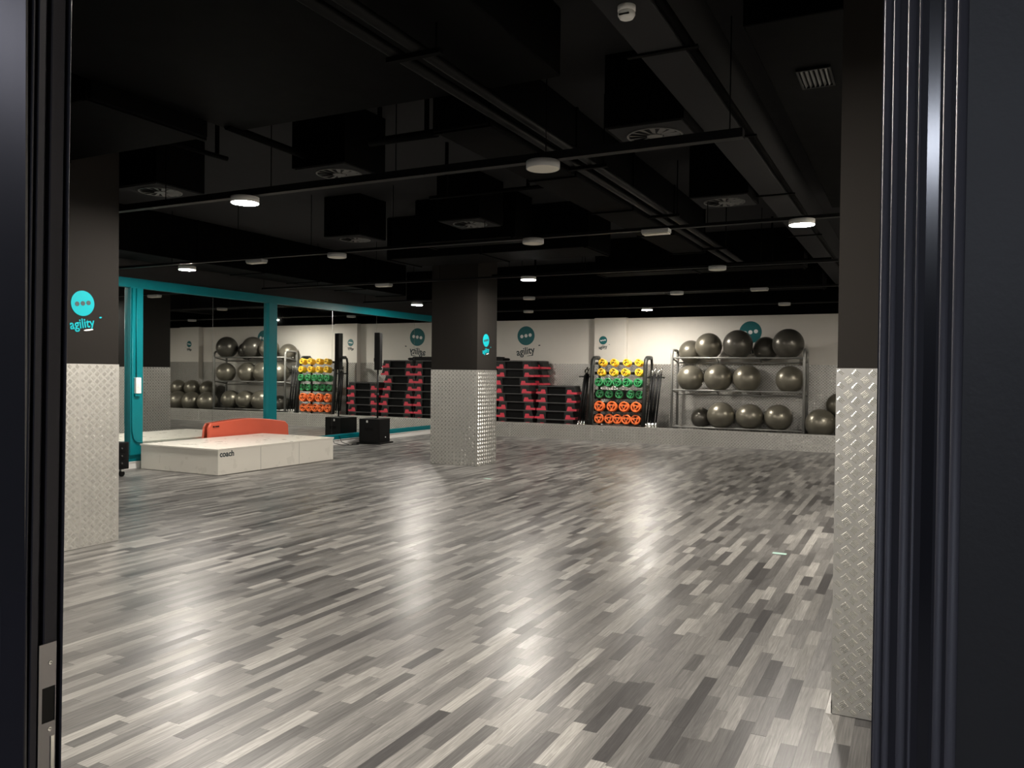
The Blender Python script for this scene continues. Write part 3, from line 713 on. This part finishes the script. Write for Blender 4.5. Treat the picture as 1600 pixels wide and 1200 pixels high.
def plate_meshes(c, r, t=.034):
    b = MB(); n = 28
    b.lathe([(r*.70, .003), (r*.74, 0), (r*.95, 0), (r, .006), (r, t-.006), (r*.95, t), (r*.74, t), (r*.70, t-.003)], n, closed=True)
    b.lathe([(r*.16, .004), (r*.40, .004), (r*.40, t-.004), (r*.16, t-.004)], n, closed=True, smooth=False)
    for k in range(3):
        a = R(90+60+120*k); T = Matrix.Rotation(a, 4, 'Z'); b.box((r*.38, -r*.24, .004), (r*.72, r*.24, t-.004), T)
    me = b.mesh('plate_body', M[c])
    hub = MB().lathe([(r*.12, .002), (r*.20, .002), (r*.20, t-.002), (r*.12, t-.002)], 18, closed=True).mesh('hub_sleeve', M['black'])
    return me, hub
ORD = ['first', 'second', 'third', 'fourth', 'fifth']
for rn, c, r, z, xs, cnt in ROWS:
    zl = z-ZB; me, hub = plate_meshes(c, r)
    yb = lean(zl)+.10
    MB().box((-.60, yb-.02, zl-.03), (.58, yb+.02, zl+.03)).obj('cross_bar', M['rackdark'], wk)
    if c == 'oranger' or rn == 'lower green': MB().box((-.60, yb+.025, zl-.11), (.58, yb+.035, zl+.10)).obj('back_panel', M['rackdark'], wk)
    tilt = R(8)
    ax = Vector((0, -math.cos(tilt), math.sin(tilt)))
    colname = {'yellow': 'yellow', 'green': 'green', 'oranger': 'orange'}[c]
    for k, x in enumerate(xs):
        base = Vector((x+5.96, yb-.02, zl)); L_ = .036*cnt+.03
        MB().tube([base, base+ax*L_], .012, 10).obj('peg', M['rackdark'], wk)
        rot = frame((0, 0, 0), (1, 0, 0), ax).to_euler()
        sp = rnd.uniform(-.25, .25)
        for q in range(cnt):
            p = base+Vector((-5.96, 17.3, ZB))+ax*(.004+.036*q)
            lab = f'{colname} weight plate, outermost on the {ORD[k]} peg of the {rn} row' if q == cnt-1 else f'{colname} weight plate, {ORD[cnt-1-q]} from the front on the {ORD[k]} peg, {rn} row'
            t_ = thing('weight_plate', lab, 'weight plate', p, group=f'plates of the {rn} row')
            t_.matrix_world = Matrix.Translation(p) @ rot.to_matrix().to_4x4() @ Matrix.Rotation(sp+rnd.uniform(-.1, .1), 4, 'Z')
            link('plate_body', me, t_)
            if q == cnt-1: link('hub_sleeve', hub, t_)
def bars(n, xb, xt, where):
    for i in range(n):
        f = i/(n-1); b_ = Vector((xb[0]+(xb[1]-xb[0])*f, 17.02+.05*(i % 2), ZB+.025)); t0 = Vector((xt[0]+(xt[1]-xt[0])*f, 17.27+.03*(i % 2), 1.56+.05*((i*7) % 3)/2))
        t_ = thing('barbell_bar', f'black barbell bar with chrome ends, {ORD[i] if i < 5 else "sixth"} from the mirror side, {where}', 'bar', b_, group='bars leaning '+where)
        d = t0-b_
        MB().tube([d*.12, d*.90], .020, 10).obj('shaft', M['black'], t_)
        MB().tube([(0, 0, 0), d*.125], .024, 10).obj('sleeve', M['chrome'], t_)
        MB().tube([d*.90, d], .019, 10).obj('sleeve', M['chrome'], t_)
bars(5, (-6.87, -6.73), (-6.79, -6.70), 'in the step side holder')
bars(6, (-5.275, -5.07), (-5.20, -5.00), 'in the ball side holder')

# ------------------------------------------------------------------ ball rack and gym balls
bk = thing('ball_rack', 'grey three-tier steel rack holding gym balls', 'rack', (-3.4, 17.5, ZB))
YR0, YR1 = -.25, .22
for x in (-1.36, 1.38):
    pts = [(x, YR0, 0), (x, YR0, 1.70)]+[(x, YR0+.10-.10*math.cos(q), 1.70+.10*math.sin(q)) for q in (R(30), R(60), R(90))]+[(x, YR1-.10+.10*math.sin(q), 1.70+.10*math.cos(q)) for q in (0, R(30), R(60), R(90))]+[(x, YR1, 0)]
    MB().tube(pts, .030, 10).obj('end_frame', M['rackgrey'], bk)
    for z in (.13, .93, 1.62): MB().tube([(x, YR0, z), (x, YR1, z-.08)], .018, 8).obj('side_brace', M['rackgrey'], bk)
for z in (.13, .93, 1.63):
    for y, dz, m_ in ((YR0, 0, 'front_rail'), (YR0+.33, 0, 'middle_rail'), (YR1, -.10, 'rear_rail')):
        MB().tube([(-1.36, y, z+dz), (1.38, y, z+dz)], .017, 8).obj(m_, M['rackgrey'], bk)
    for x in (-.45, .45):
        MB().tube([(x, YR0, z), (x, YR0+.33, z), (x, YR1, z-.10)], .012, 8).obj('cross_tie', M['rackgrey'], bk)
BN = 0
def ball(x, y, z, r, label, group, dark=False, sc=(1, 1, 1)):
    t_ = thing('gym_ball', label, 'ball', (x, y, z), rnd.uniform(0, 6), group)
    o = MB().sphere(r, n=40, m=28, sc=sc).obj('ball_body', M['balldark' if dark else 'ball'], t_)
    a, e = rnd.uniform(0, 6.28), rnd.uniform(-.6, .6)
    nrm = Vector((math.cos(a)*math.cos(e), math.sin(a)*math.cos(e), math.sin(e)))
    q = nrm.to_track_quat('Z', 'Y').to_matrix().to_4x4()
    MB().lathe([(.016, -.006), (.016, .002), (.012, .004), (0, .004)], 12, Matrix.Translation(Vector([nrm[k]*r*sc[k] for k in range(3)])) @ q).obj('valve_plug', M['ball'], t_)
yc = 17.5+YR0+.165
def rest(r): return math.sqrt((r+.017)**2-.165**2)
T1, T2, T3 = ZB+1.63, ZB+.93, ZB+.13
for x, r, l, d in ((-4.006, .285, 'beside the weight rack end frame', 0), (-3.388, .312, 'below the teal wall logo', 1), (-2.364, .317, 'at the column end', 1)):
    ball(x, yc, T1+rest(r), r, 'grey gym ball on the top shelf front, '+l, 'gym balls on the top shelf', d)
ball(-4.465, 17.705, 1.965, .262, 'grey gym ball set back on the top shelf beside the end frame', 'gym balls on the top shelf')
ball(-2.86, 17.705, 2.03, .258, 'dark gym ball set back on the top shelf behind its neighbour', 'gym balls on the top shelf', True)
for x, r, l in ((-4.391, .288, 'nearest the weight rack'), (-3.793, .300, 'second from the weight rack'), (-3.188, .292, 'below the logo, before the gap'), (-2.323, .285, 'alone past the gap')):
    ball(x, yc, T2+rest(r), r, 'grey gym ball on the middle shelf, '+l, 'gym balls on the middle shelf', False, (1, 1, 1))
for x, r, l, sc in ((-3.719, .296, 'second from the weight rack', (1, 1, .97)), (-3.124, .290, 'squashed one in the middle', (1.0, 1, .93)), (-2.538, .288, 'nearest the column', (1.02, 1, .95))):
    ball(x, yc, T3+rest(r), r, 'grey gym ball on the bottom shelf, '+l, 'gym balls on the bottom shelf', False, sc)
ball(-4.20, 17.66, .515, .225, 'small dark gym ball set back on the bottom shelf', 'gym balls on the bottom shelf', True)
fb = [(-1.70, 17.30, .30, 'right beside the ball rack'), (-1.07, 17.28, .295, 'second along from the ball rack'), (-.47, 17.30, .30, 'third along from the ball rack'), (.15, 17.32, .29, 'fourth along from the ball rack')]
for x, y, r, l in fb: ball(x, y, ZB+r, r, 'gym ball on the storage bay floor, '+l, 'gym balls on the bay floor')
for x, y, r, z, l in ((-1.385, 17.61, .25, .87, 'first one'), (-.77, 17.57, .25, .89, 'second one'), (-.16, 17.57, .25, .89, 'third one')):
    ball(x, y, z, r, f'gym ball resting on the floor row behind, {l} from the rack', 'gym balls heaped on the bay floor')

# floor stickers
for x, y, l in ((-5.256, 9.738, 'pale green floor marker in front of the centre column'), (-5.122, 13.581, 'pale green floor marker before the weight rack'), (-0.979, 6.892, 'pale green floor marker near the doorway column')):
    tag(MB().box((-.055, -.03, .0008), (.055, .03, .0016)).obj('floor_marker', M['sticker'], None, loc=(x, y, 0)), l, 'floor marker', 'floor markers')
